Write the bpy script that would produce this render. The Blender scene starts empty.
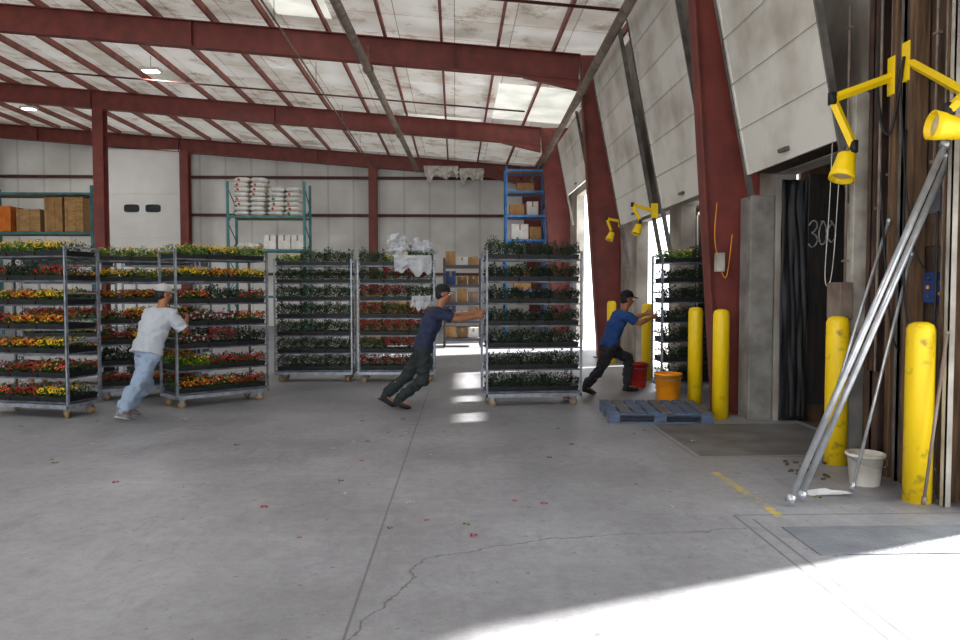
import bpy, bmesh, math, random
from mathutils import Vector, Matrix, noise
random.seed(7)
S=bpy.context.scene
COL=S.collection
try: S.view_settings.view_transform='Standard'
except Exception: pass

def srgb(c):
    return tuple(((v/255)/12.92 if v/255<=0.04045 else ((v/255+0.055)/1.055)**2.4) for v in c)+(1,)

# ---------------------------------------------------------------- materials
def mat(name,c1,c2=None,scale=6,rough=.7,metal=0,bump=0,emit=0,bscale=None,detail=4,spec=None,stretch=None,lo=.35,hi=.65,alpha=1):
    m=bpy.data.materials.new(name); m.use_nodes=True
    nt=m.node_tree; b=nt.nodes['Principled BSDF']
    b.inputs['Roughness'].default_value=rough; b.inputs['Metallic'].default_value=metal
    if spec is not None: b.inputs['Specular IOR Level'].default_value=spec
    c2=c2 or tuple(v*.82 for v in c1)
    tc=nt.nodes.new('ShaderNodeTexCoord'); mp=nt.nodes.new('ShaderNodeMapping')
    nt.links.new(tc.outputs['Object'],mp.inputs[0])
    if stretch: mp.inputs['Scale'].default_value=stretch
    n=nt.nodes.new('ShaderNodeTexNoise'); n.inputs['Scale'].default_value=scale; n.inputs['Detail'].default_value=detail
    nt.links.new(mp.outputs[0],n.inputs['Vector'])
    r=nt.nodes.new('ShaderNodeValToRGB')
    r.color_ramp.elements[0].position=lo; r.color_ramp.elements[1].position=hi
    r.color_ramp.elements[0].color=srgb(c2); r.color_ramp.elements[1].color=srgb(c1)
    nt.links.new(n.outputs['Fac'],r.inputs[0]); nt.links.new(r.outputs[0],b.inputs['Base Color'])
    if emit:
        nt.links.new(r.outputs[0],b.inputs['Emission Color']); b.inputs['Emission Strength'].default_value=emit
    if bump:
        n2=nt.nodes.new('ShaderNodeTexNoise'); n2.inputs['Scale'].default_value=bscale or scale*3
        nt.links.new(mp.outputs[0],n2.inputs['Vector'])
        bp=nt.nodes.new('ShaderNodeBump'); bp.inputs['Strength'].default_value=bump; bp.inputs['Distance'].default_value=.02
        nt.links.new(n2.outputs['Fac'],bp.inputs['Height']); nt.links.new(bp.outputs[0],b.inputs['Normal'])
    if alpha<1: b.inputs['Alpha'].default_value=alpha
    return m

M={}
M['red']=mat('red_oxide_steel',(132,62,54),(110,52,46),3,.5,.05)
M['purl']=mat('purlin_red_steel',(162,96,84),(130,74,64),3,.55,0)
M['redd']=mat('dark_red_steel',(96,52,46),(72,40,36),3,.6,.1)
M['rust']=mat('rusty_brown_steel',(84,62,52),(46,34,30),3,.7,.1,detail=8)
M['galv']=mat('galvanised_steel',(168,174,184),(124,130,140),9,.42,.5)
M['galvs']=mat('shelf_lip_steel',(112,116,124),(80,84,92),9,.45,.5)
M['galvd']=mat('dull_pipe_steel',(150,136,122),(112,96,86),5,.55,.2)
M['alu']=mat('aluminium',(205,208,212),(170,174,180),8,.32,.7)
M['yellow']=mat('yellow_paint',(252,212,10),(206,168,22),5,.45,0,lo=.26,hi=.36,detail=9)
M['yellowp']=mat('scuffed_yellow',(250,210,14),(150,125,40),7,.5,0,lo=.30,hi=.42,detail=9)
M['black']=mat('black_rubber',(26,26,30),(12,12,15),6,.6)
M['blackpl']=mat('black_plastic',(22,22,26),(12,12,15),20,.5)
M['conc']=mat('concrete_pier',(144,140,134),(112,108,102),4,.85,0,.3,detail=8)
M['wood']=mat('weathered_wood',(124,94,66),(70,52,38),3,.85,0,.3,stretch=(8,8,.7),detail=9)
M['woodg']=mat('grey_weathered_wood',(116,116,118),(80,80,82),3,.85,0,.2,stretch=(1.5,9,9))
M['woodl']=mat('pale_wood',(196,158,104),(160,122,76),3,.8,0,.1,stretch=(1,6,6))
M['ply']=mat('dark_plywood',(98,76,60),(52,40,34),3,.85,0,.2,stretch=(3,3,.6),detail=9)
M['card']=mat('cardboard',(186,146,96),(160,120,76),4,.85)
M['cardd']=mat('dark_cardboard',(140,108,76),(110,84,58),4,.85)
M['dkgrey']=mat('dark_grey_goods',(84,84,90),(58,58,64),4,.7)
M['white']=mat('white_paint',(232,232,228),(212,212,208),5,.6)
M['doorw']=mat('smooth_door_white',(250,250,248),(240,240,238),.8,.5)
M['teal']=mat('teal_rack_paint',(64,132,136),(44,104,110),5,.5)
M['blue']=mat('blue_rack_paint',(72,140,206),(54,112,176),5,.5)
M['blueb']=mat('blue_box_paint',(34,66,128),(24,48,98),5,.5)
M['bluep']=mat('faded_blue_pallet',(88,114,152),(86,84,86),4,.85,0,.2,stretch=(1.5,7,7),detail=9)
M['orange']=mat('orange_plastic',(232,130,30),(210,108,20),4,.5)
M['redpl']=mat('red_plastic',(206,48,36),(180,36,28),4,.5)
M['yelpl']=mat('yellow_plastic',(250,160,20),(232,140,14),4,.45)
M['whpl']=mat('white_plastic',(226,222,212),(196,188,176),5,.5)
M['pale']=mat('dirty_pale_steel',(196,190,178),(140,132,120),3,.6,0,detail=8)
M['wrap']=mat('clear_wrap',(240,242,246),(205,209,216),5,.12,0,.9,alpha=.62,bscale=9)
M['tread']=mat('steel_tread_plate',(140,145,152),(112,116,124),3,.55,.15,.5,bscale=45)
M['lev']=mat('worn_dock_plate',(128,126,126),(96,94,94),2,.6,.1,.3,bscale=30,detail=9)
M['door']=mat('door_panel_white',(228,225,216),(172,164,150),1.0,.55,0,lo=.25,hi=.52,detail=11)
M['steelt']=mat('track_steel',(118,114,108),(84,80,76),6,.5,.2)
M['paper']=mat('paper',(235,235,235),(215,215,220),6,.8)
M['glass']=mat('dark_glass',(60,68,72),(44,50,54),3,.15)
M['lamp']=mat('lamp_glow',(255,252,240),(255,250,235),2,.5,emit=12)
M['outside']=mat('asphalt_yard',(190,188,185),(160,158,156),1,.9)
M['trailer']=mat('trailer_skin',(215,215,217),(190,190,194),2,.5,.1)
M['bagw']=mat('white_sack',(225,224,220),(195,194,192),7,.7)
M['bagr']=mat('printed_sack',(226,222,216),(176,60,50),3,.7,lo=.38,hi=.41)
M['bagg']=mat('green_printed_sack',(226,226,218),(70,130,80),3,.7,lo=.4,hi=.43)
M['skin']=mat('brown_skin',(168,112,82),(150,96,68),8,.55)
M['hair']=mat('black_hair',(22,18,16),(12,10,9),30,.6)
M['eye']=mat('eye_white',(235,232,226),None,5,.3)
M['iris']=mat('iris',(30,20,16),None,5,.3)
M['lip']=mat('lips',(140,80,68),None,9,.5)
M['insul']=mat('torn_insulation',(240,238,230),(196,190,180),5,.8,0,.3)
def foliage(name,a,b): return mat(name,a,b,16,.6,0,lo=.4,hi=.6)
G={'mid':foliage('leaf_green',(66,104,42),(22,46,20)),'dark':foliage('leaf_dark',(44,70,42),(15,29,21)),'sage':foliage('leaf_sage',(70,98,60),(28,46,32)),'light':foliage('leaf_light',(118,156,50),(46,86,28))}
F={k:mat('petal_'+k,c,tuple(int(v*.8) for v in c),20,.6) for k,c in dict(yellow=(244,200,24),orange=(234,108,20),red=(192,26,30),pink=(198,58,110),white=(220,214,214),purple=(92,48,110),crimson=(144,30,46)).items()}

# ------------------------------------------------------------- mesh builder
class MB:
    def __init__(s): s.bm=bmesh.new(); s.mi=0
    def faces(s,vs,fs,smooth=False):
        v=[s.bm.verts.new(p) for p in vs]
        for f in fs:
            try:
                q=s.bm.faces.new([v[i] for i in f]); q.material_index=s.mi; q.smooth=smooth
            except ValueError: pass
        return v
    def hexa(s,p):
        return s.faces(p,[(3,2,1,0),(4,5,6,7),(0,1,5,4),(1,2,6,5),(2,3,7,6),(3,0,4,7)])
    def bx(s,x0,x1,y0,y1,z0,z1,mt=None):
        p=[(x0,y0,z0),(x1,y0,z0),(x1,y1,z0),(x0,y1,z0),(x0,y0,z1),(x1,y0,z1),(x1,y1,z1),(x0,y1,z1)]
        if mt: p=[mt@Vector(q) for q in p]
        s.hexa(p); return s
    def loft(s,rings,seg=14,smooth=True,cap=True):
        vs=[];fs=[];n=len(rings)
        for c,u,v in rings:
            for i in range(seg):
                a=2*math.pi*i/seg; vs.append(Vector(c)+Vector(u)*math.cos(a)+Vector(v)*math.sin(a))
        for j in range(n-1):
            for i in range(seg):
                k=(i+1)%seg; fs.append((j*seg+i,j*seg+k,(j+1)*seg+k,(j+1)*seg+i))
        if cap: fs.append(tuple(range(seg-1,-1,-1))); fs.append(tuple((n-1)*seg+i for i in range(seg)))
        v=s.faces(vs,fs,smooth); return s
    def cyl(s,p0,p1,r0,r1=None,seg=12,smooth=True):
        r1=r0 if r1 is None else r1
        p0=Vector(p0);p1=Vector(p1);d=(p1-p0).normalized()
        u=d.cross(Vector((0,0,1)));
        if u.length<.05: u=d.cross(Vector((1,0,0)))
        u.normalize(); v=d.cross(u)
        return s.loft([(p0,u*r0,v*r0),(p1,u*r1,v*r1)],seg,smooth)
    def tube(s,pts,r,seg=8):
        pts=[Vector(p) for p in pts]; R=[]; ref=Vector((.3,.9,.2)).normalized()
        for i,p in enumerate(pts):
            t=(pts[min(i+1,len(pts)-1)]-pts[max(i-1,0)]).normalized(); u=t.cross(ref).normalized(); R.append((p,u*r,t.cross(u)*r))
        return s.loft(R,seg)
    def sph(s,c,r,seg=14,rg=8,mt=None):
        vs=[];fs=[];c=Vector(c)
        for j in range(1,rg):
            t=math.pi*j/rg
            for i in range(seg):
                a=2*math.pi*i/seg
                p=Vector((r[0]*math.sin(t)*math.cos(a),r[1]*math.sin(t)*math.sin(a),r[2]*math.cos(t)))
                if mt: p=mt@p
                vs.append(c+p)
        top=Vector((0,0,r[2]));
        if mt: top=mt@top
        vs+= [c+top,c-top]; T=len(vs)-2;B=T+1
        for j in range(rg-2):
            for i in range(seg):
                k=(i+1)%seg; fs.append((j*seg+i,(j+1)*seg+i,(j+1)*seg+k,j*seg+k))
        for i in range(seg):
            k=(i+1)%seg; fs.append((T,i,k)); fs.append((B,(rg-2)*seg+k,(rg-2)*seg+i))
        s.faces(vs,fs,True); return s
    def caps(s,p0,p1,r0,r1):
        s.cyl(p0,p1,r0,r1,14); s.sph(p0,(r0,)*3); s.sph(p1,(r1,)*3); return s
    def obj(s,name,mats,parent=None,loc=(0,0,0),rot=(0,0,0),bevel=0):
        bmesh.ops.recalc_face_normals(s.bm,faces=s.bm.faces[:])
        me=bpy.data.meshes.new(name); s.bm.to_mesh(me); s.bm.free()
        if not isinstance(mats,(list,tuple)): mats=[mats]
        for m in mats: me.materials.append(m)
        o=bpy.data.objects.new(name,me); COL.objects.link(o); o.location=loc; o.rotation_euler=rot
        if parent: o.parent=parent
        if bevel:
            b=o.modifiers.new('bevel','BEVEL'); b.width=bevel; b.segments=2; b.limit_method='ANGLE'
        return o
def empty(name,loc=(0,0,0),rot=(0,0,0)):
    o=bpy.data.objects.new(name,None); o.empty_display_size=.1; COL.objects.link(o); o.location=loc; o.rotation_euler=rot; return o
def tag(o,label,cat,group=None):
    o['label']=label; o['category']=cat
    if group: o['group']=group
    return o
def struct(o,label=None):
    o['kind']='structure'
    if label: o['label']=label; o['category']=o.name.split('_')[0]
    return o
def clone(o,loc=None,rotz=None,parent=None):
    c=o.copy(); COL.objects.link(c)
    if parent is not None: c.parent=parent
    if loc is not None: c.location=loc
    if rotz is not None: c.rotation_euler=(0,0,rotz)
    for k in list(o.children):
        clone(k,parent=c)
    return c

# ------------------------------------------------------------------- camera
cam=bpy.data.cameras.new('camera'); co=bpy.data.objects.new('camera',cam); COL.objects.link(co)
cam.lens=735/960*36; cam.sensor_width=36; cam.clip_end=300
co.location=(0,0,1.6)
co.rotation_euler=(math.radians(90-2.34),0,-math.radians(1.95))
S.camera=co

# -------------------------------------------------------------------- world
w=bpy.data.worlds.new('world'); S.world=w; w.use_nodes=True
bg=w.node_tree.nodes['Background']; bg.inputs[0].default_value=(.9,.95,1,1); bg.inputs[1].default_value=4.3
sl=bpy.data.lights.new('sun','SUN'); sl.energy=24; sl.angle=math.radians(2.2); sl.color=(1,.97,.92)
so=bpy.data.objects.new('sun',sl); COL.objects.link(so); so.location=(20,10,15)
so.rotation_euler=Vector((-1,-.39,-.75)).to_track_quat('-Z','Y').to_euler()

# -------------------------------------------------------------------- floor
def floor_mat():
    m=bpy.data.materials.new('concrete_floor'); m.use_nodes=True; nt=m.node_tree; N=nt.nodes; L=nt.links
    b=N['Principled BSDF']
    geo=N.new('ShaderNodeNewGeometry'); P=geo.outputs['Position']
    def nz(sc,det=6,vec=None,rough=.6):
        n=N.new('ShaderNodeTexNoise'); n.inputs['Scale'].default_value=sc; n.inputs['Detail'].default_value=det; n.inputs['Roughness'].default_value=rough
        L.new(vec or P,n.inputs['Vector']); return n
    def ramp(src,p0,p1,c0,c1):
        r=N.new('ShaderNodeValToRGB'); r.color_ramp.elements[0].position=p0; r.color_ramp.elements[1].position=p1
        r.color_ramp.elements[0].color=c0; r.color_ramp.elements[1].color=c1; L.new(src,r.inputs[0]); return r.outputs[0]
    def mix(f,a,bb,mode='MIX'):
        x=N.new('ShaderNodeMix'); x.data_type='RGBA'; x.blend_type=mode
        if hasattr(f,'node'): L.new(f,x.inputs[0])
        else: x.inputs[0].default_value=f
        for s,i in ((a,6),(bb,7)):
            if hasattr(s,'node'): L.new(s,x.inputs[i])
            else: x.inputs[i].default_value=s
        return x.outputs[2]
    def mth(op,a,bb=None):
        x=N.new('ShaderNodeMath'); x.operation=op
        for s,i in ((a,0),(bb,1)):
            if s is None: continue
            if hasattr(s,'node'): L.new(s,x.inputs[i])
            else: x.inputs[i].default_value=s
        return x.outputs[0]
    def vm(op,a,bb=None,out=0):
        x=N.new('ShaderNodeVectorMath'); x.operation=op
        for s,i in ((a,0),(bb,1)):
            if s is None: continue
            if hasattr(s,'node'): L.new(s,x.inputs[i])
            else: x.inputs[i].default_value=s
        return x.outputs['Value'] if out else x.outputs[0]
    big=ramp(nz(.6,9,rough=.65).outputs['Fac'],.32,.68,srgb((126,126,130)),srgb((168,169,174)))
    fine=ramp(nz(9,10,rough=.85).outputs['Fac'],.3,.7,(.68,.68,.68,1),(1.14,1.14,1.14,1))
    c=mix(1,big,fine,'MULTIPLY')
    for rot,sc,lo,amt,col in ((.5,1.5,.55,.42,(96,94,97)),(-.35,2.3,.56,.42,(84,82,86)),(1.2,1.1,.6,.3,(188,187,190))):
        mp=N.new('ShaderNodeMapping'); mp.inputs['Scale'].default_value=(1.8,.4,1); mp.inputs['Rotation'].default_value=(0,0,rot); L.new(P,mp.inputs[0])
        st=ramp(nz(sc,12,mp.outputs[0],.78).outputs['Fac'],lo,lo+.16,(0,0,0,1),(1,1,1,1))
        c=mix(mth('MULTIPLY',st,amt),c,srgb(col))
    spots=ramp(nz(16,3).outputs['Fac'],.66,.70,(0,0,0,1),(1,1,1,1))
    c=mix(mth('MULTIPLY',spots,.6),c,srgb((80,78,80)))
    sp3=ramp(nz(42,2).outputs['Fac'],.70,.73,(0,0,0,1),(1,1,1,1))
    c=mix(mth('MULTIPLY',sp3,.6),c,srgb((66,62,60)))
    wn=nz(2.2,5); wv=vm('SUBTRACT',wn.outputs['Color'],(.5,.5,.5))
    ws=N.new('ShaderNodeVectorMath'); ws.operation='SCALE'; L.new(wv,ws.inputs[0]); ws.inputs['Scale'].default_value=.26
    wn2=nz(13,4); wv2=vm('SUBTRACT',wn2.outputs['Color'],(.5,.5,.5))
    ws2=N.new('ShaderNodeVectorMath'); ws2.operation='SCALE'; L.new(wv2,ws2.inputs[0]); ws2.inputs['Scale'].default_value=.05
    PW=vm('ADD',P,ws.outputs[0]); PW=vm('ADD',PW,ws2.outputs[0]); PW=vm('MULTIPLY',PW,(1,1,0))
    P2=vm('MULTIPLY',P,(1,1,0))
    def seg(p,a,bb):
        a=Vector((*a,0)); bb=Vector((*bb,0)); ba=bb-a
        pa=vm('SUBTRACT',p,tuple(a))
        h=mth('DIVIDE',vm('DOT_PRODUCT',pa,tuple(ba),1),ba.dot(ba))
        cl=N.new('ShaderNodeClamp'); L.new(h,cl.inputs[0])
        x=N.new('ShaderNodeVectorMath'); x.operation='SCALE'; x.inputs[0].default_value=tuple(ba); L.new(cl.outputs[0],x.inputs['Scale'])
        return vm('LENGTH',vm('SUBTRACT',pa,x.outputs[0]),None,1)
    def line(dists,wd,soft,col,amt):
        nonlocal c
        d=dists[0]
        for e in dists[1:]: d=mth('MINIMUM',d,e)
        mr=N.new('ShaderNodeMapRange'); L.new(d,mr.inputs[0]); mr.inputs[1].default_value=wd; mr.inputs[2].default_value=wd+soft; mr.inputs[3].default_value=amt; mr.inputs[4].default_value=0
        c=mix(mr.outputs[0],c,col)
    cr=[(-.52,3.3),(-.3,3.9),(-.16,4.35),(.35,4.55),(1.0,4.7),(1.95,4.8)]
    line([seg(PW,a,bb) for a,bb in zip(cr,cr[1:])],.0015,.007,srgb((56,52,54)),.7)
    line([seg(P2,(-.58,-3),(-.42,12)),seg(P2,(-6,-3),(-5.9,30)),seg(P2,(-24,12.3),(2,12.3))],.003,.008,srgb((70,68,70)),.65)
    line([seg(P2,(1.98,2),(1.98,5.1)),seg(P2,(1.98,5.1),(4.1,5.1)),seg(P2,(2.08,2),(2.08,5.0)),seg(P2,(2.3,6.9),(2.3,8.6)),seg(P2,(2.3,6.9),(4,6.9))],.004,.01,srgb((70,66,64)),.6)
    yn=ramp(nz(9,6).outputs['Fac'],.40,.58,(0,0,0,1),(1,1,1,1))
    d=seg(P2,(2.28,6.35),(2.30,5.05)); mr=N.new('ShaderNodeMapRange'); L.new(d,mr.inputs[0]); mr.inputs[1].default_value=.03; mr.inputs[2].default_value=.04; mr.inputs[3].default_value=.85; mr.inputs[4].default_value=0
    c=mix(mth('MULTIPLY',mr.outputs[0],yn),c,srgb((208,184,70)))
    L.new(c,b.inputs['Base Color'])
    rr=N.new('ShaderNodeMapRange'); L.new(nz(1.2,5).outputs['Fac'],rr.inputs[0]); rr.inputs[3].default_value=.36; rr.inputs[4].default_value=.58
    L.new(rr.outputs[0],b.inputs['Roughness'])
    bp=N.new('ShaderNodeBump'); bp.inputs['Strength'].default_value=.3; bp.inputs['Distance'].default_value=.01
    L.new(nz(18,8).outputs['Fac'],bp.inputs['Height']); L.new(bp.outputs[0],b.inputs['Normal'])
    return m
XW=3.9; XL=-24; YB=33; YF=-6
FM=floor_mat()
f=MB().bx(XL,4.2,YF,YB+.3,-.3,0).obj('floor',FM); struct(f,'grey worn concrete warehouse floor with cracks and joints')
g=MB(); g.faces([(-60,-60,-1.25),(90,-60,-1.25),(90,90,-1.25),(-60,90,-1.25)],[(0,1,2,3)]); g=g.obj('ground',M['outside']); struct(g,'sunlit asphalt yard outside the dock doors')

# -------------------------------------------------------------------- walls
def wallmat():
    m=mat('white_wall_panel',(240,240,236),(212,211,206),.6,.6,0,detail=7)
    nt=m.node_tree; N=nt.nodes;L=nt.links;b=N['Principled BSDF']
    wv=N.new('ShaderNodeTexWave'); wv.inputs['Scale'].default_value=.28; wv.bands_direction='X'
    tc=N.new('ShaderNodeTexCoord'); L.new(tc.outputs['Object'],wv.inputs['Vector'])
    r=N.new('ShaderNodeValToRGB'); r.color_ramp.elements[0].position=.0; r.color_ramp.elements[0].color=(.8,.8,.79,1); r.color_ramp.elements[1].position=.03; r.color_ramp.elements[1].color=(1,1,1,1)
    L.new(wv.outputs['Fac'],r.inputs[0]); src=b.inputs['Base Color'].links[0].from_socket
    mx=N.new('ShaderNodeMix'); mx.data_type='RGBA'; mx.blend_type='MULTIPLY'; mx.inputs[0].default_value=1
    L.new(src,mx.inputs[6]); L.new(r.outputs[0],mx.inputs[7]); L.new(mx.outputs[2],b.inputs['Base Color'])
    bp=N.new('ShaderNodeBump'); bp.inputs['Strength'].default_value=.2; bp.inputs['Distance'].default_value=.04
    L.new(wv.outputs['Fac'],bp.inputs['Height']); L.new(bp.outputs[0],b.inputs['Normal']); return m
WM=wallmat()
def zu(x): return 6.45+.075*(3.2-x)
def zr(x): return zu(x)+.78
b=MB(); b.hexa([(XL,YB,0),(4.15,YB,0),(4.15,YB+.2,0),(XL,YB+.2,0),(XL,YB,zr(XL)),(4.15,YB,zr(4.15)),(4.15,YB+.2,zr(4.15)),(XL,YB+.2,zr(XL))])
struct(b.obj('wall_back',WM),'white panelled metal back wall')
b=MB().bx(XL-.2,XL,YF,YB,0,zr(XL)); struct(b.obj('wall_left',WM),'white metal side wall')
b=MB(); b.bx(XL,-17,YF-.2,YF,0,7.3); b.bx(1,4.15,YF-.2,YF,0,7.2); b.bx(-17,1,YF-.2,YF,5.4,7.3)  # unseen wall, added with its open bay to cut flat light from behind
struct(b.obj('wall_front',WM),'unseen white metal wall added with a wide open bay')
doors=[(1,2.2,4.95,3.1),(2,6.85,8.85,3.0),(3,10.3,12.6,3.05),(4,13.3,15.7,3.05),(5,19.6,23.5,4.6)]
b=MB(); y=YF; ztop=zr(3.9)
for n,a,c,h in doors:
    b.bx(XW,XW+.25,y,a,0,ztop); b.bx(XW,XW+.25,a,c,h,ztop); y=c
b.bx(XW,XW+.25,y,YB,0,ztop)
WR=mat('insulated_dock_wall',(186,180,170),(124,114,104),1.2,.8,0,.2,detail=9)
struct(b.obj('wall_right',WR),'dirty insulated dock wall with loading openings')
o=MB().bx(3.82,3.895,4.95,6.75,0,4.6).obj('trim_1',M['ply']); struct(o,'dark plywood lining between dock doors')
# ---------------------------------------------------------------- ceiling
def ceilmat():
    # white vinyl faced insulation; its own glow is added to brighten the roof
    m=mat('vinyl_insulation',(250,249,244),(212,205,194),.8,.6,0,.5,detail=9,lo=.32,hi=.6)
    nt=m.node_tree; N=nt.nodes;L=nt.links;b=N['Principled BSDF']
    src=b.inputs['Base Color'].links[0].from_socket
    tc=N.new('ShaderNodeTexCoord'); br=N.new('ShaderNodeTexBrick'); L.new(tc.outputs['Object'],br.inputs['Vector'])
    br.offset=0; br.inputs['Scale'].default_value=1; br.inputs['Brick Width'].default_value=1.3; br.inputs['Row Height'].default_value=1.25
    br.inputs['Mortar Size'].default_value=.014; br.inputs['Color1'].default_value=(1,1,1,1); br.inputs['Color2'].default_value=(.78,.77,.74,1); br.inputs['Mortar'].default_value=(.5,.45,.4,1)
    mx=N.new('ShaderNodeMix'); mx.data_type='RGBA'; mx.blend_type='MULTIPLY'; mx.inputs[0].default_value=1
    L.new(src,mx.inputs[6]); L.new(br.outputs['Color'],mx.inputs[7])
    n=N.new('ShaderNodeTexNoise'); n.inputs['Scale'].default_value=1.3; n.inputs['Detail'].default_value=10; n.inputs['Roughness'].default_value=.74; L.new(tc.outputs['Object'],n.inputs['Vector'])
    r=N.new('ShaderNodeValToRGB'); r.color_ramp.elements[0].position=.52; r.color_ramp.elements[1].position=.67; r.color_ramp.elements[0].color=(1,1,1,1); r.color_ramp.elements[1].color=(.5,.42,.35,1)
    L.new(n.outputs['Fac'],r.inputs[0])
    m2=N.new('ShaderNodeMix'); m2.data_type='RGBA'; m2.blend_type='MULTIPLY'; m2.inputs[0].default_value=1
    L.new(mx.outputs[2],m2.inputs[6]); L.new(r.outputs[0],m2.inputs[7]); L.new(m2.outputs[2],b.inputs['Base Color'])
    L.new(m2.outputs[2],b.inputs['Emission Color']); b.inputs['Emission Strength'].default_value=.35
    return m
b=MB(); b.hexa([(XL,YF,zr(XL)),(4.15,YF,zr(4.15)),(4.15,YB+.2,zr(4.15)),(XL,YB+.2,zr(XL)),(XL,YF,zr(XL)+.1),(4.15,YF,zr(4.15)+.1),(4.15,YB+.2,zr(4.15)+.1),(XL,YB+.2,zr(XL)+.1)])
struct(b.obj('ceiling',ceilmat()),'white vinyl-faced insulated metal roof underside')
sky=mat('translucent_roof_panel',(250,250,240),(206,210,200),1.2,.5,emit=.78,detail=8)
for i,(x0,x1,y0,y1) in enumerate([(1.25,3.75,20.8,24.9),(-1.7,.9,25.3,28.5),(-3.95,-2.75,13.4,16.8),(-9.5,-8.3,5,9),(-3.5,-2.3,4,8)]):  # panels out of view are added glow that brightens the roof
    b=MB(); b.hexa([(x0,y0,zr(x0)-.02),(x1,y0,zr(x1)-.02),(x1,y1,zr(x1)-.02),(x0,y1,zr(x0)-.02),(x0,y0,zr(x0)),(x1,y0,zr(x1)),(x1,y1,zr(x1)),(x0,y1,zr(x0))])
    struct(b.obj('window_%d'%(i+1),sky),'glowing translucent roof skylight panel, out-of-view ones added for light')
src=None
x=3.6
while x>-23.8:
    if src is None:
        b=MB(); b.bx(-.01,.01,YF,YB,-.17,0); b.bx(-.032,.032,YF,YB,-.182,-.17)
        src=b.obj('roof_purlin',M['purl'],loc=(x,0,zr(x)-.005)); p=src
    else: p=src.copy(); COL.objects.link(p); p.location=(x,0,zr(x)-.005)
    tag(p,'long red-brown steel purlin under the white roof','roof beam','roof purlins'); x-=1.3
for k,Y in enumerate([1.7,9.45,17.3,25,32.7]):
    b=MB(); xa,xb=2.9,XL+.02
    for (dy,z0,z1) in [(.01,.02,.58),(.12,0,.02),(.12,.58,.6)]:
        b.hexa([(xb,Y-dy,zu(xb)+z0),(xa,Y-dy,zu(xa)+z0),(xa,Y+dy,zu(xa)+z0),(xb,Y+dy,zu(xb)+z0),(xb,Y-dy,zu(xb)+z1),(xa,Y-dy,zu(xa)+z1),(xa,Y+dy,zu(xa)+z1),(xb,Y+dy,zu(xb)+z1)])
    for xs in (0,-6,-12,-18):
        b.bx(xs-.01,xs+.01,Y-.12,Y+.12,zu(xs)+.02,zu(xs)+.57)
    b.hexa([(1.6,Y-.1,zu(1.6)-.02),(2.9,Y-.1,zu(2.9)-.22),(2.9,Y+.1,zu(2.9)-.22),(1.6,Y+.1,zu(1.6)-.02),(1.6,Y-.1,zu(1.6)),(2.9,Y-.1,zu(2.9)),(2.9,Y+.1,zu(2.9)),(1.6,Y+.1,zu(1.6))])
    tag(b.obj('steel_rafter',M['red']),'deep red-brown steel I-beam rafter spanning the warehouse','roof beam','steel rafters')
    b=MB(); T=zu(2.9)+.6; i0,i1=3.38,2.9
    b.hexa([(i0,Y-.12,0),(i0+.02,Y-.12,0),(i0+.02,Y+.12,0),(i0,Y+.12,0),(i1,Y-.12,T),(i1+.02,Y-.12,T),(i1+.02,Y+.12,T),(i1,Y+.12,T)])
    b.hexa([(i0,Y-.01,0),(3.87,Y-.01,0),(3.87,Y+.01,0),(i0,Y+.01,0),(i1,Y-.01,T),(3.87,Y-.01,T),(3.87,Y+.01,T),(i1,Y+.01,T)])
    b.bx(3.87,3.895,Y-.12,Y+.12,0,T); b.bx(3.3,3.89,Y-.15,Y+.15,0,.02)
    tag(b.obj('steel_column',M['red']),'tapered red-brown steel column standing beside the dock doors','column','dock side columns')
def hcol(x,Y,r=.13,top=-.01):
    b=MB(); z=zu(x)+top
    for a in (-1,1): b.bx(x-r,x+r,Y+a*r-.012,Y+a*r+.012,0,z)
    b.bx(x-.012,x+.012,Y-r,Y+r,0,z); b.bx(x-r-.08,x+r+.08,Y-r-.08,Y+r+.08,0,.02)
    tag(b.obj('interior_column',M['red']),'straight red-brown steel column carrying a rafter','column','straight steel columns')
hcol(-11.75,25,r=.17); hcol(-11.6,32.3,.18); hcol(-3.55,32.3,.18); hcol(-19.8,32.3,.18); hcol(-12.1,17.3)
for z in (2.3,4.9,6.55):
    b=MB().bx(XL+.02,3.4,32.86,32.99,z-.06,z+.06)
    tag(b.obj('wall_girt',M['redd']),'horizontal red-brown steel girt along the back wall','wall beam','back wall girts')
for z in (5.2,6.3):
    b=MB().bx(3.82,3.895,17.5,YB-.4,z-.06,z+.06)
    tag(b.obj('wall_girt',M['redd']),'horizontal steel girt above the dock doors','wall beam','dock wall girts')

# -------------------------------------------------------- overhead doors
def overhead(n,y0,y1,xb,zb,L,ang=11):
    e=empty('door_%d'%n,(xb,(y0+y1)/2,zb),(0,-math.radians(ang),0)); struct(e,'raised dingy white sectional overhead dock door')
    W=(y1-y0)/2-.03; z=0
    while z<L-.1:
        b=MB(); b.bx(-.025,.025,-W,W,z+.004,z+.55)
        b.bx(-.03,-.02,-W,W,z+.535,z+.55); b.bx(-.03,-.02,-W,W,z+.004,z+.02)
        for yy in (-W+.02,W-.02): b.bx(-.035,-.02,yy-.025,yy+.025,z+.01,z+.54)
        b.obj('door_section',M['door'],e); z+=.555
    for s in (-1,1):
        b=MB(); b.bx(-.05,.02,s*(W+.02)-.006,s*(W+.02)+.006,-.95,L+.1); b.bx(-.055,-.045,s*(W+.02)-.02,s*(W+.02)+.015,-.95,L+.1)
        b.obj('door_track',M['steelt'],e)
    b=MB(); b.bx(-.07,-.03,-.1,.1,.1,.14); b.obj('lift_handle',M['steelt'],e)
overhead(2,6.75,8.95,3.6,3.0,3.2); overhead(3,10.2,12.65,3.6,3.0,3.3); overhead(4,13.25,15.8,3.6,3.0,3.3); overhead(5,19.7,23.4,3.6,4.6,1.7)
overhead(1,2.2,4.9,3.6,3.15,3.0)
e=empty('door_6',(-13.55,32.7,0)); struct(e,'large smooth white door with two small dark windows')
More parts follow.
